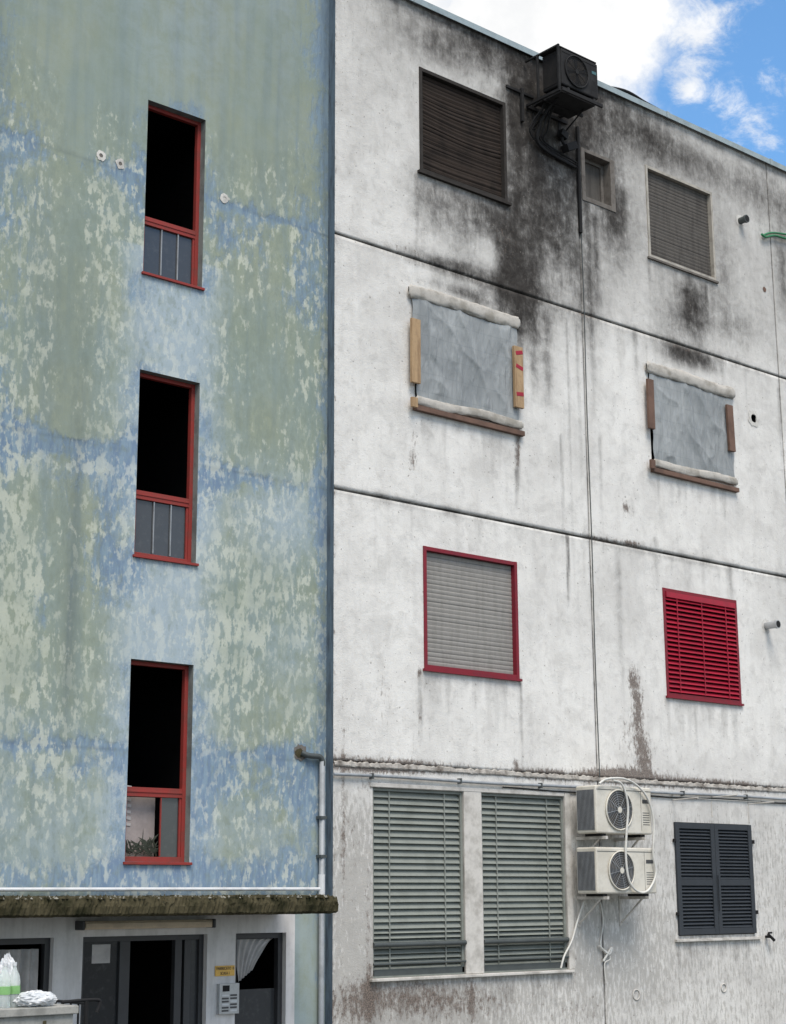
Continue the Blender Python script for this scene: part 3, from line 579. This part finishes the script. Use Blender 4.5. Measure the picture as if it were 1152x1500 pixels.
mb=MB(); zc=a[1]; mb.box(a[0],b[0],BY-.12,BY-.002,zc-.03,zc+.045,M_LAMP); mb.box(a[0]+.03,b[0]-.03,BY-.14,BY-.12,zc-.02,zc+.03,M_LAMP); mb.box(a[0]-.01,a[0]+.02,BY-.145,BY-.002,zc-.035,zc+.05,M_ANTH); mb.box(b[0]-.02,b[0]+.01,BY-.145,BY-.002,zc-.035,zc+.05,M_ANTH); mb.obj('wall_lamp',bevel=.008)

# ------------------------------------------------------------------ entrance door & windows
mb=MB(); y0,y1=BY+.06,BY+.13; d=D1; mb.frame(d,.05,y0,y1,M_ANTH,.06)
fx=lambda p:S(p,1430,BY+.1)[0]
for a,b in ((172,187),(253,263),(267,276)): mb.box(fx(a),fx(b),y0+.004,y1-.004,.06,d[3]-.05,M_ANTH)
mb.box(d[0]+.05,fx(172),y0+.035,y0+.042,.06,d[3]-.05,M_GLASS); mb.box(fx(276),d[1]-.05,y0+.035,y0+.042,.06,d[3]-.05,M_GLASS2)
mb.box(fx(133),fx(160),y0+.03,y0+.034,S(140,1412,BY)[1],S(140,1384,BY)[1],M_CURT); mb.box(d[0]+.05,fx(172),y0+.003,y1-.003,.9,.98,M_ANTH); mb.obj('entrance_door',TWR,bevel=.003)
for k,w in enumerate((EW1,EW2)):
    mb=MB(); mb.frame(w,.055,y0,y1,M_ANTH)
    if k==0: curtain(mb,w[0]+.1,w[1]-.10,w[2],w[3]-.10,y1-.01,3.1)
    else:
        n=50; P=np.zeros((20,n,3)); U=np.linspace(0,1,n)
        for i in range(20):
            t=i/19; wd=(w[1]-w[0]-.14)*(1-.62*t**.7); P[i,:,0]=w[0]+.06+U*wd+.05*t; P[i,:,1]=y0+.05+.014*np.sin(U*34+t*5); P[i,:,2]=w[3]-.06-t*.42*(1-.3*U)
        mb.grid(P,M_CURT); mb.box(w[0]+.055,w[1]-.055,y1-.01,y1-.005,w[2]+.05,w[3]-.55,M_GLASS2)
    mb.obj('entrance_window',TWR)
a=S(315,1415,BY); b=S(343,1429,BY); sg=empty('entrance_sign')
mb=MB(); mb.box(a[0],b[0],BY-.012,BY-.002,b[1],a[1],M_YEL); mb.obj('plate',sg,bevel=.002)
for i,t in enumerate(("FABBRICATO  B","SCALA 1")):
    c=bpy.data.curves.new('lettering','FONT'); c.body=t; c.size=.04; c.align_x='CENTER'; c.align_y='CENTER'; c.extrude=.0008; c.materials.append(M_INK)
    o=bpy.data.objects.new('lettering',c); scene.collection.objects.link(o); o.rotation_euler=(math.pi/2,0,0); o.location=((a[0]+b[0])/2,BY-.014,(a[1]+b[1])/2+(.022 if i==0 else -.024)); o.parent=sg; o.scale=(min(1,(b[0]-a[0])/.31),1,1)
a=S(318,1441,BY); b=S(346,1484,BY); mb=MB(); mb.box(a[0],b[0],BY-.05,BY-.002,b[1],a[1],M_STEEL)
w=b[0]-a[0]; h=a[1]-b[1]
mb.box(a[0]+.15*w,a[0]+.5*w,BY-.053,BY-.05,a[1]-.26*h,a[1]-.06*h,M_BLACK)
for r_ in range(6):
    for c_ in range(2): 
        x=a[0]+(.12+.42*c_)*w; z=a[1]-(.36+.10*r_)*h; mb.box(x,x+.34*w,BY-.054,BY-.05,z-.06*h,z,M_ACD if (r_+c_)%3 else M_PIPEW)
mb.obj('intercom_panel',bevel=.004)

# ------------------------------------------------------------------ pipes
yp=BY-.05
a=S(0,1303,yp); zP=a[1]; xd=S(472,1200,yp)[0]; mb=MB()
mb.tube([(TL+.02,yp,zP),(xd+.03,yp,zP)],.018,M_PIPEW); zt=S(472,1115,yp)[1]
mb.tube([(xd,yp,1.0),(xd,yp,zt),(xd,yp+.0,zt)],.030,M_PIPE); mb.tube([(xd,yp,zP+.15),(xd,yp,zP-.06)],.036,M_PIPEW)
q=S(440,1100,yp); mb.tube([(xd,yp,zt-.05),(xd,yp,zt+.0),(xd-.04,yp,zt+.045),(q[0]+.12,yp,zt+.05),(q[0]+.04,yp+.03,zt+.08)],.030,M_DKRAIL,sm=6)
for z in (3.4,3.0): mb.box(xd-.04,xd+.04,yp-.035,BY,z,z+.03,M_DKRAIL)
mb.box(xd-.05,xd+.05,BY-.03,BY+.01,.9,1.1,M_PIPE)
mb.obj('drain_pipe')
mb=MB(); zc=S(600,1140,-.03)[1]; pts=[(x,-.035,zc+.006*math.sin(x*2.1)) for x in np.linspace(-.02,XR,60)]; mb.tube(pts,.018,M_PIPE)
for x in np.arange(.5,XR,1.3): mb.box(x,x+.02,-.06,-.001,zc-.03,zc+.03,M_DKRAIL)
pts=[(x,-.02,zc-.05+.008*math.sin(x*3.1)) for x in np.linspace(2.5,XR,60)]; mb.tube(pts,.008,M_BLACK,6); mb.obj('conduit_pipe')
mb=MB(); pts=[(XV[0]+.025+.005*math.sin(z*2),-.008,z) for z in np.linspace(ZJ[2],S(850,235)[1],120)]; mb.tube(pts,.007,M_DKRAIL,6); mb.obj('wall_cable')

# ------------------------------------------------------------------ air conditioners
def ac(name,r,yf,dep,shell,coil,burnt=False):
    e=empty(name); x0,x1,z0,z1=r; w=x1-x0;h=z1-z0
    mb=MB(); mb.box(x0,x1,yf,yf+dep,z0,z1,shell); mb.obj('casing',e,bevel=.018)
    mb=MB(); cx=x0+.40*w; cz=z0+.5*h; ra=.42*h
    mb.disc((cx,yf-.003,cz),ra,coil,36)
    for k in range(8): mb.torus((cx,yf-.014,cz),ra*(.2+.8*k/7),.0022 if k<7 else .010,(M_PIPE if k<7 else shell) if not burnt else M_ACB)
    for k in range(8):
        a=k*math.pi/4+.2; mb.tube([(cx+.12*ra*math.cos(a),yf-.013,cz+.12*ra*math.sin(a)),(cx+ra*math.cos(a),yf-.012,cz+ra*math.sin(a))],.003,M_PIPE if not burnt else M_ACB,6)
    mb.disc((cx,yf-.019,cz),ra*.16,shell,20)
    for k in range(4):
        a=k*math.pi/2+.5; b_=a+.9; mb.add([(cx,yf-.006,cz),(cx+.85*ra*math.cos(a),yf-.008,cz+.85*ra*math.sin(a)),(cx+.9*ra*math.cos((a+b_)/2),yf-.005,cz+.9*ra*math.sin((a+b_)/2)),(cx+.85*ra*math.cos(b_),yf-.004,cz+.85*ra*math.sin(b_))],[(0,1,2,3)],M_SHD if not burnt else M_BURNF)
    mb.box(x0-.004,x0+.001,yf+.03,yf+dep-.02,z0+.04,z1-.05,coil)
    for k in range(14):
        yy=yf+.035+k*(dep-.06)/13; mb.box(x0-.008,x0-.003,yy,yy+.003,z0+.04,z1-.05,M_PIPE if not burnt else M_BURNF)
    mb.box(x0+.80*w,x0+.803*w,yf-.002,yf+.0,z0+.04,z1-.04,coil)
    mb.box(x0+.83*w,x0+.95*w,yf-.003,yf+.0,z0+.66*h,z0+.74*h,M_ACD if not burnt else M_TEAL)
    for k in range(6): mb.box(x0+.83*w,x0+.95*w,yf-.002,yf+.0,z0+(.2+.05*k)*h,z0+(.215+.05*k)*h,coil)
    mb.box(x0+.015,x1-.015,yf-.004,yf,z1-.05,z1-.044,coil)
    for u in (.15,.85):
        x=x0+u*w; mb.box(x-.04,x+.04,yf+.03,yf+dep-.03,z0-.03,z0-.001,M_BLACK)
        mb.box(x-.02,x+.02,yf-.02,-.004,z0-.065,z0-.03,M_LGREY if not burnt else M_ACB); mb.box(x-.022,x+.022,-.012,-.002,z0-.38,z0-.03,M_LGREY if not burnt else M_ACB)
        mb.tube([(x,-.02,z0-.34),(x,yf+.1,z0-.06)],.012,M_LGREY if not burnt else M_ACB,6)
    mb.obj('fan_grille_and_brackets',e); return e
yf=-.46
A1=R((873,1150),(954,1154),(956,1222),(874,1221),yf); A2=R((874,1240),(961,1243),(962,1309),(875,1309),yf)
ac('air_conditioner',A1,yf,.32,M_ACW,M_ACD); ac('air_conditioner',A2,yf,.32,M_ACW,M_ACD)
yb=-.62; A3=R((822,68),(876,96),(877,148),(823,120),yb); eb=ac('air_conditioner',A3,yb,.34,M_ACB,M_BLACK,True)
mb=MB(); x0,x1,z0,z1=A3
for x in (x0-.05,):
    for yy in (yb-.0,-.25): mb.box(x-.015,x+.015,yy-.015,yy+.015,z0-.12,z1+.03,M_ACB)
    mb.box(x-.014,x+.014,yb-.01,-.03,z0-.12,z0-.085,M_ACB); mb.box(x-.014,x+.014,yb-.01,-.03,z1+.005,z1+.03,M_ACB)
mb.box(x0-.05,x1-.02,yb,-.28,z1+.003,z1+.022,M_ACB)
for yy in (yb-.03,-.02,-.3): mb.box(x0-.03,x1+.03,yy-.014,yy+.014,z0-.118,z0-.07,M_ACB)
mb.box(x0-.4,x0+.1,-.03,-.005,z0+.05,z0+.09,M_ACB); mb.box(x0-.15,x0-.11,-.05,-.005,z0-.35,z0+.12,M_ACB)
mb.box(x1-.30,x1+.006,yb+.03,yb+.34,z1-.28,z1+.006,M_TEAL)
mb.box(x0+.02,x1-.05,yb+.02,-.12,z0-.10,z0-.02,M_ACB)
for k in range(7):
    a=random.uniform(x0+.0,x0+.25); pts=[(a,-.3,z0-.05),(a-.02,-.2,z0-.2),(a-.12+.14*random.random(),-.12,z0-.35-.12*random.random()),(a-.05+.1*random.random(),-.06,z0-.5-.12*random.random()),(XV[0]-.12+.1*random.random(),-.04,z0-.6-.2*random.random())]
    mb.tube(pts,random.choice([.010,.014,.024]),M_BLACK,6,sm=6)
c=S(835,215,-.12); mb.box(c[0]-.10,c[0]+.11,-.17,-.05,c[1]-.05,c[1]+.05,M_BLACK,rot=(-.5,'Y')); mb.box(c[0]-.16,c[0]-.04,-.14,-.04,c[1]+.10,c[1]+.20,M_BLACK,rot=(.4,'Y'))
mb.tube([(c[0]-.1,-.1,c[1]+.15),(c[0]-.12,-.1,c[1]+.05),(c[0]-.05,-.1,c[1]-.0)],.02,M_BLACK,8,sm=5)
mb.tube([(XV[0]-.02,-.04,z0-.1),(XV[0]-.02,-.04,z0-.8),(XV[0]+.0,-.02,z0-1.6)],.026,M_BLACK,8,sm=8)
mb.obj('burnt_mount_and_cables',eb,bevel=.004)
mb=MB()
def hp(l,y): return [(S(px,py,y)[0],y,S(px,py,y)[1]) for px,py in l]
mb.tube(hp([(878,1148),(890,1141),(915,1141),(935,1152),(950,1172),(958,1205),(957,1250),(961,1280),(950,1304),(935,1306),(922,1290),(917,1255),(918,1220),(920,1180),(912,1150),(898,1143)],-.50),.014,M_HOSEW,8,sm=8)
mb.tube(hp([(868,1290),(856,1320),(846,1350),(838,1378),(827,1400),(822,1418)],-.05),.012,M_HOSEW,8,sm=8)
mb.tube(hp([(880,1322),(884,1350),(880,1385),(890,1395),(894,1405),(886,1412),(888,1440)],-.03),.009,M_HOSEW,8,sm=8); mb.tube(hp([(878,1385),(892,1398),(896,1388),(884,1408)],-.035),.014,M_HOSEW,8,sm=6)
for z in ((862,1180),(864,1268)):
    p=S(*z,-.1); mb.box(p[0]-.05,p[0]+.02,-.12,-.02,p[1]-.03,p[1]+.03,M_BLACK)
mb.obj('drain_hose')
mb=MB(); mb.tube(hp([(1116,343),(1122,347),(1135,345),(1150,349),(1180,356)],-.05),.018,M_GREEN,8,sm=6); mb.tube(hp([(1118,345),(1130,341),(1150,343),(1185,350)],-.03),.016,M_GREEN,8,sm=6); mb.obj('garden_hose')
def stub(px,py,L,r,mat,name,up=.0):
    x,z=S(px,py); mb=MB(); mb.tube([(x,.02,z),(x,-L,z+up)],r,mat,16); mb.tube([(x,-L+.02,z+up),(x,-L-.012,z+up)],r*1.2,mat,16); mb.disc((x,-L-.014,z+up),r*.95,M_BLACK); mb.disc((x,-.004,z),r*2.,M_PLAS,20,.3); mb.obj(name)
stub(1084,324,.12,.05,M_DKRAIL,'vent_pipe'); stub(1122,917,.20,.05,M_STEEL,'vent_pipe')
mb=MB(); mb.disc((HX,-.005,HZ),.125,M_PLAS,22,.35,.062); x,z=S(1120,424); mb.disc((x,-.005,z),.04,M_WOODD,14,.3); 
for p,rr in (((932,1457),.06),((1060,1447),.05)):
    x,z=S(*p); mb.torus((x,-.006,z),rr,.008,M_LGREY,20)
mb.obj('wall_patches',BLD)
mb=MB(); 
for p in ((148,228),(176,240),(329,291)):
    x,z=S(*p,BY); mb.disc((x,BY-.006,z),.055,M_PLAS,20,.35,.022); mb.disc((x,BY-.004,z),.035,M_SOOTP if p[0]<300 else M_PLAS,12,.3)
x,z=S(440,1102,BY); mb.disc((x,BY-.006,z),.085,M_SOOTP,26,.30); mb.disc((x-.02,BY-.009,z-.01),.05,M_CONC,20,.35)
mb.obj('wall_patches',TWR)
mb=MB(); x,z=S(1122,1372); mb.tube([(x,.0,z),(x,-.08,z)],.018,M_BLACK); mb.tube([(x-.05,-.08,z+.03),(x,-.08,z),(x+.05,-.10,z-.05)],.02,M_BLACK,8,sm=4); mb.tube([(x-.03,-.07,z+.05),(x+.04,-.07,z+.05)],.012,M_BLACK); mb.obj('water_tap')
mb=MB()
for p in ((985,1172),(1042,1168),(1096,1178)):
    x,z=S(*p); mb.tube([(x,0,z),(x+.0,-.42,z+.01)],.008,M_LGREY,6); mb.tube([(x,-.004,z-.25 if p[0]>1000 else z),(x,-.004,z+.1)],.008,M_LGREY,6)
x,z=S(985,1172); mb.tube([(x,-.4,z),(x+1.3,-.4,z)],.003,M_HOSEW,5); mb.obj('clothesline_bracket')

# ------------------------------------------------------------------ terrace parapet with rubbish
yq=-2.0; zt=S(50,1476,yq)[1]; xr=S(108,1480,yq)[0]
mb=MB(); mb.box(-7.5,xr,yq,yq+.28,0,zt-.06,M_CONC2); mb.box(-7.5,xr+.03,yq-.03,yq+.31,zt-.06,zt,M_CONC2)
for x in np.arange(-7.4,xr-.1,.42): mb.box(x,x+.03,yq-.012,yq,.1,zt-.1,M_CONC)
mb.obj('parapet_wall',bevel=.01)
mb=MB()
x,_=S(90,1470,yq+.1); zz=S(130,1466,yq+.1)[1]; x2=S(146,1470,yq+.1)[0]
mb.tube([(x,yq+.1,zz),(x2-.03,yq+.1,zz+.005),(x2,yq+.1,zz-.03),(x2-.02,yq+.1,zz-.09)],.014,M_BLACK,8,sm=4); mb.tube([(x2-.12,yq+.1,0),(x2-.12,yq+.1,zz)],.018,M_BLACK)
for k in range(5): mb.tube([(x2-.12+.0,yq+.1+.12*k,0),(x2-.12,yq+.1+.12*k,zz-.02)],.009,M_BLACK,6)
mb.tube([(x2-.12,yq+.1,zz-.02),(x2-.12,yq+.65,zz-.02)],.012,M_BLACK,6); mb.obj('iron_handrail')
def bottle(px,ys):
    x,_=S(px,1460,ys); z=zt; prof=[(0,.045),(.01,.05),(.08,.048),(.10,.045),(.12,.048),(.20,.048),(.24,.04),(.28,.02),(.30,.014),(.32,.014)]
    mb=MB(); n=20; P=np.zeros((len(prof),n+1,3))
    for i,(h,r) in enumerate(prof):
        for k in range(n+1): a=2*math.pi*k/n; P[i,k]=(x+r*math.cos(a),ys+r*math.sin(a),z+h)
    mb.grid(P,M_BOT); mb.tube([(x,ys,z+.1),(x,ys,z+.16)],.0495,M_LAB,20); mb.tube([(x,ys,z+.31),(x,ys,z+.335)],.016,M_PIPEW,12); mb.obj('plastic_bottle')
bottle(6,yq+.12); bottle(20,yq+.16)
def bag(px,ys,rx,ry,rz,seed,mat,name,zb=0):
    x,_=S(px,1465,ys); n=36; P=np.zeros((n,n,3))
    for i in range(n):
        th=math.pi*i/(n-1)
        for j in range(n):
            ph=2*math.pi*j/(n-1); a=np.array([math.cos(ph)*math.sin(th)*3]); b=np.array([th*2+math.sin(ph)*2])
            r=.75+.55*float(fbm(a,b,.7,.7,seed)[0])+.18*abs(math.sin(ph*7+seed+th*3))
            P[i,j]=(x+rx*r*math.sin(th)*math.cos(ph),ys+ry*r*math.sin(th)*math.sin(ph),zt+zb+rz+rz*r*math.cos(th)*.95)
    mb=MB(); mb.grid(P,mat,False); mb.obj(name,recalc=False)
bag(52,yq+.1,.15,.09,.055,4,M_BAG,'crumpled_foil'); bag(34,yq+.16,.05,.05,.05,9,M_LAB,'crisp_packet'); bag(10,yq+.22,.07,.06,.17,12,M_BAG,'plastic_bag',.02)

# ------------------------------------------------------------------ ground
mb=MB(); mb.add([(-600,-600,0),(600,-600,0),(600,600,0),(-600,600,0)],[(0,1,2,3)],M_GRND); mb.obj('ground')
mb=MB(); mb.box(-9,XR+2,-1.7,-.01,.004,.12,M_PAVE); mb.obj('pavement')

# ------------------------------------------------------------------ light & sky
SUN_EL,SUN_AZ=math.radians(58),math.radians(205)   # azimuth measured from +Y clockwise
sd=Vector((math.sin(SUN_AZ)*math.cos(SUN_EL),math.cos(SUN_AZ)*math.cos(SUN_EL),math.sin(SUN_EL)))
l=bpy.data.lights.new('sun','SUN'); l.energy=3.4; l.angle=math.radians(30); l.color=(1,.925,.84); lo=bpy.data.objects.new('sun',l); scene.collection.objects.link(lo)
lo.rotation_euler=sd.to_track_quat('Z','Y').to_euler()
w=bpy.data.worlds.new('World'); scene.world=w; w.use_nodes=True; nt=NT(w.node_tree); bg=w.node_tree.nodes['Background']
sky=nt.node('ShaderNodeTexSky',sky_type='NISHITA'); sky.sun_disc=False; sky.sun_elevation=SUN_EL; sky.sun_rotation=SUN_AZ; sky.air_density=1.0; sky.dust_density=.4; sky.ozone_density=2.0
g=nt.node('ShaderNodeTexCoord').outputs['Generated']
def dist(px,py):
    d=direc(px,py); n=nt.node('ShaderNodeVectorMath',operation='DISTANCE'); nt.l.new(g,n.inputs[0]); n.inputs[1].default_value=tuple(map(float,d)); return n.outputs['Value']
n1=nt.noise(g,14,8,.62,.0); n2=nt.noise(nt.map(g,(1,1,1.6)),34,8,.68,.3); n3=nt.noise(nt.map(g,(1,1,1.8)),2.2,5,.6,.3)
gen=nt.ss(n3,.40,.54)
c1=nt.m('SUBTRACT',1.0,nt.m('DIVIDE',dist(820,5),.095)); c4=nt.m('SUBTRACT',1.0,nt.m('DIVIDE',dist(700,60),.06))
c2=nt.m('SUBTRACT',1.0,nt.m('DIVIDE',dist(1010,40),.045)); c3=nt.m('SUBTRACT',1.0,nt.m('DIVIDE',dist(1085,165),.035)); c5=nt.m('SUBTRACT',1.0,nt.m('DIVIDE',dist(1010,135),.015))
big=nt.m('MAXIMUM',c1,c4); big=nt.ss(nt.m('ADD',big,nt.m('MULTIPLY',nt.m('SUBTRACT',n1,.5),1.5)),.0,.45)
wis=nt.m('MAXIMUM',nt.m('MAXIMUM',c2,c3),c5); wis=nt.ss(nt.m('ADD',nt.m('MULTIPLY',wis,.75),nt.m('MULTIPLY',nt.m('SUBTRACT',n2,.5),2.4)),.10,1.0)
gap=nt.ss(dist(1150,120),.10,.22); low=nt.m('MULTIPLY',gen,gap)
cl=nt.m('MAXIMUM',nt.m('MAXIMUM',big,nt.m('MULTIPLY',wis,.9)),low)
skc=nt.mix(1.0,sky.outputs[0],(1.55,2.15,2.4),'MULTIPLY')
col=nt.mix(cl,skc,nt.mix(nt.ss(n1,.3,.7),(9.3,9.4,9.5),(11.5,11.4,11.2)))
nt.l.new(col,bg.inputs['Color']); bg.inputs['Strength'].default_value=.1
vs=scene.view_settings; vs.view_transform='Standard'; vs.look='None'; vs.exposure=0; vs.gamma=1
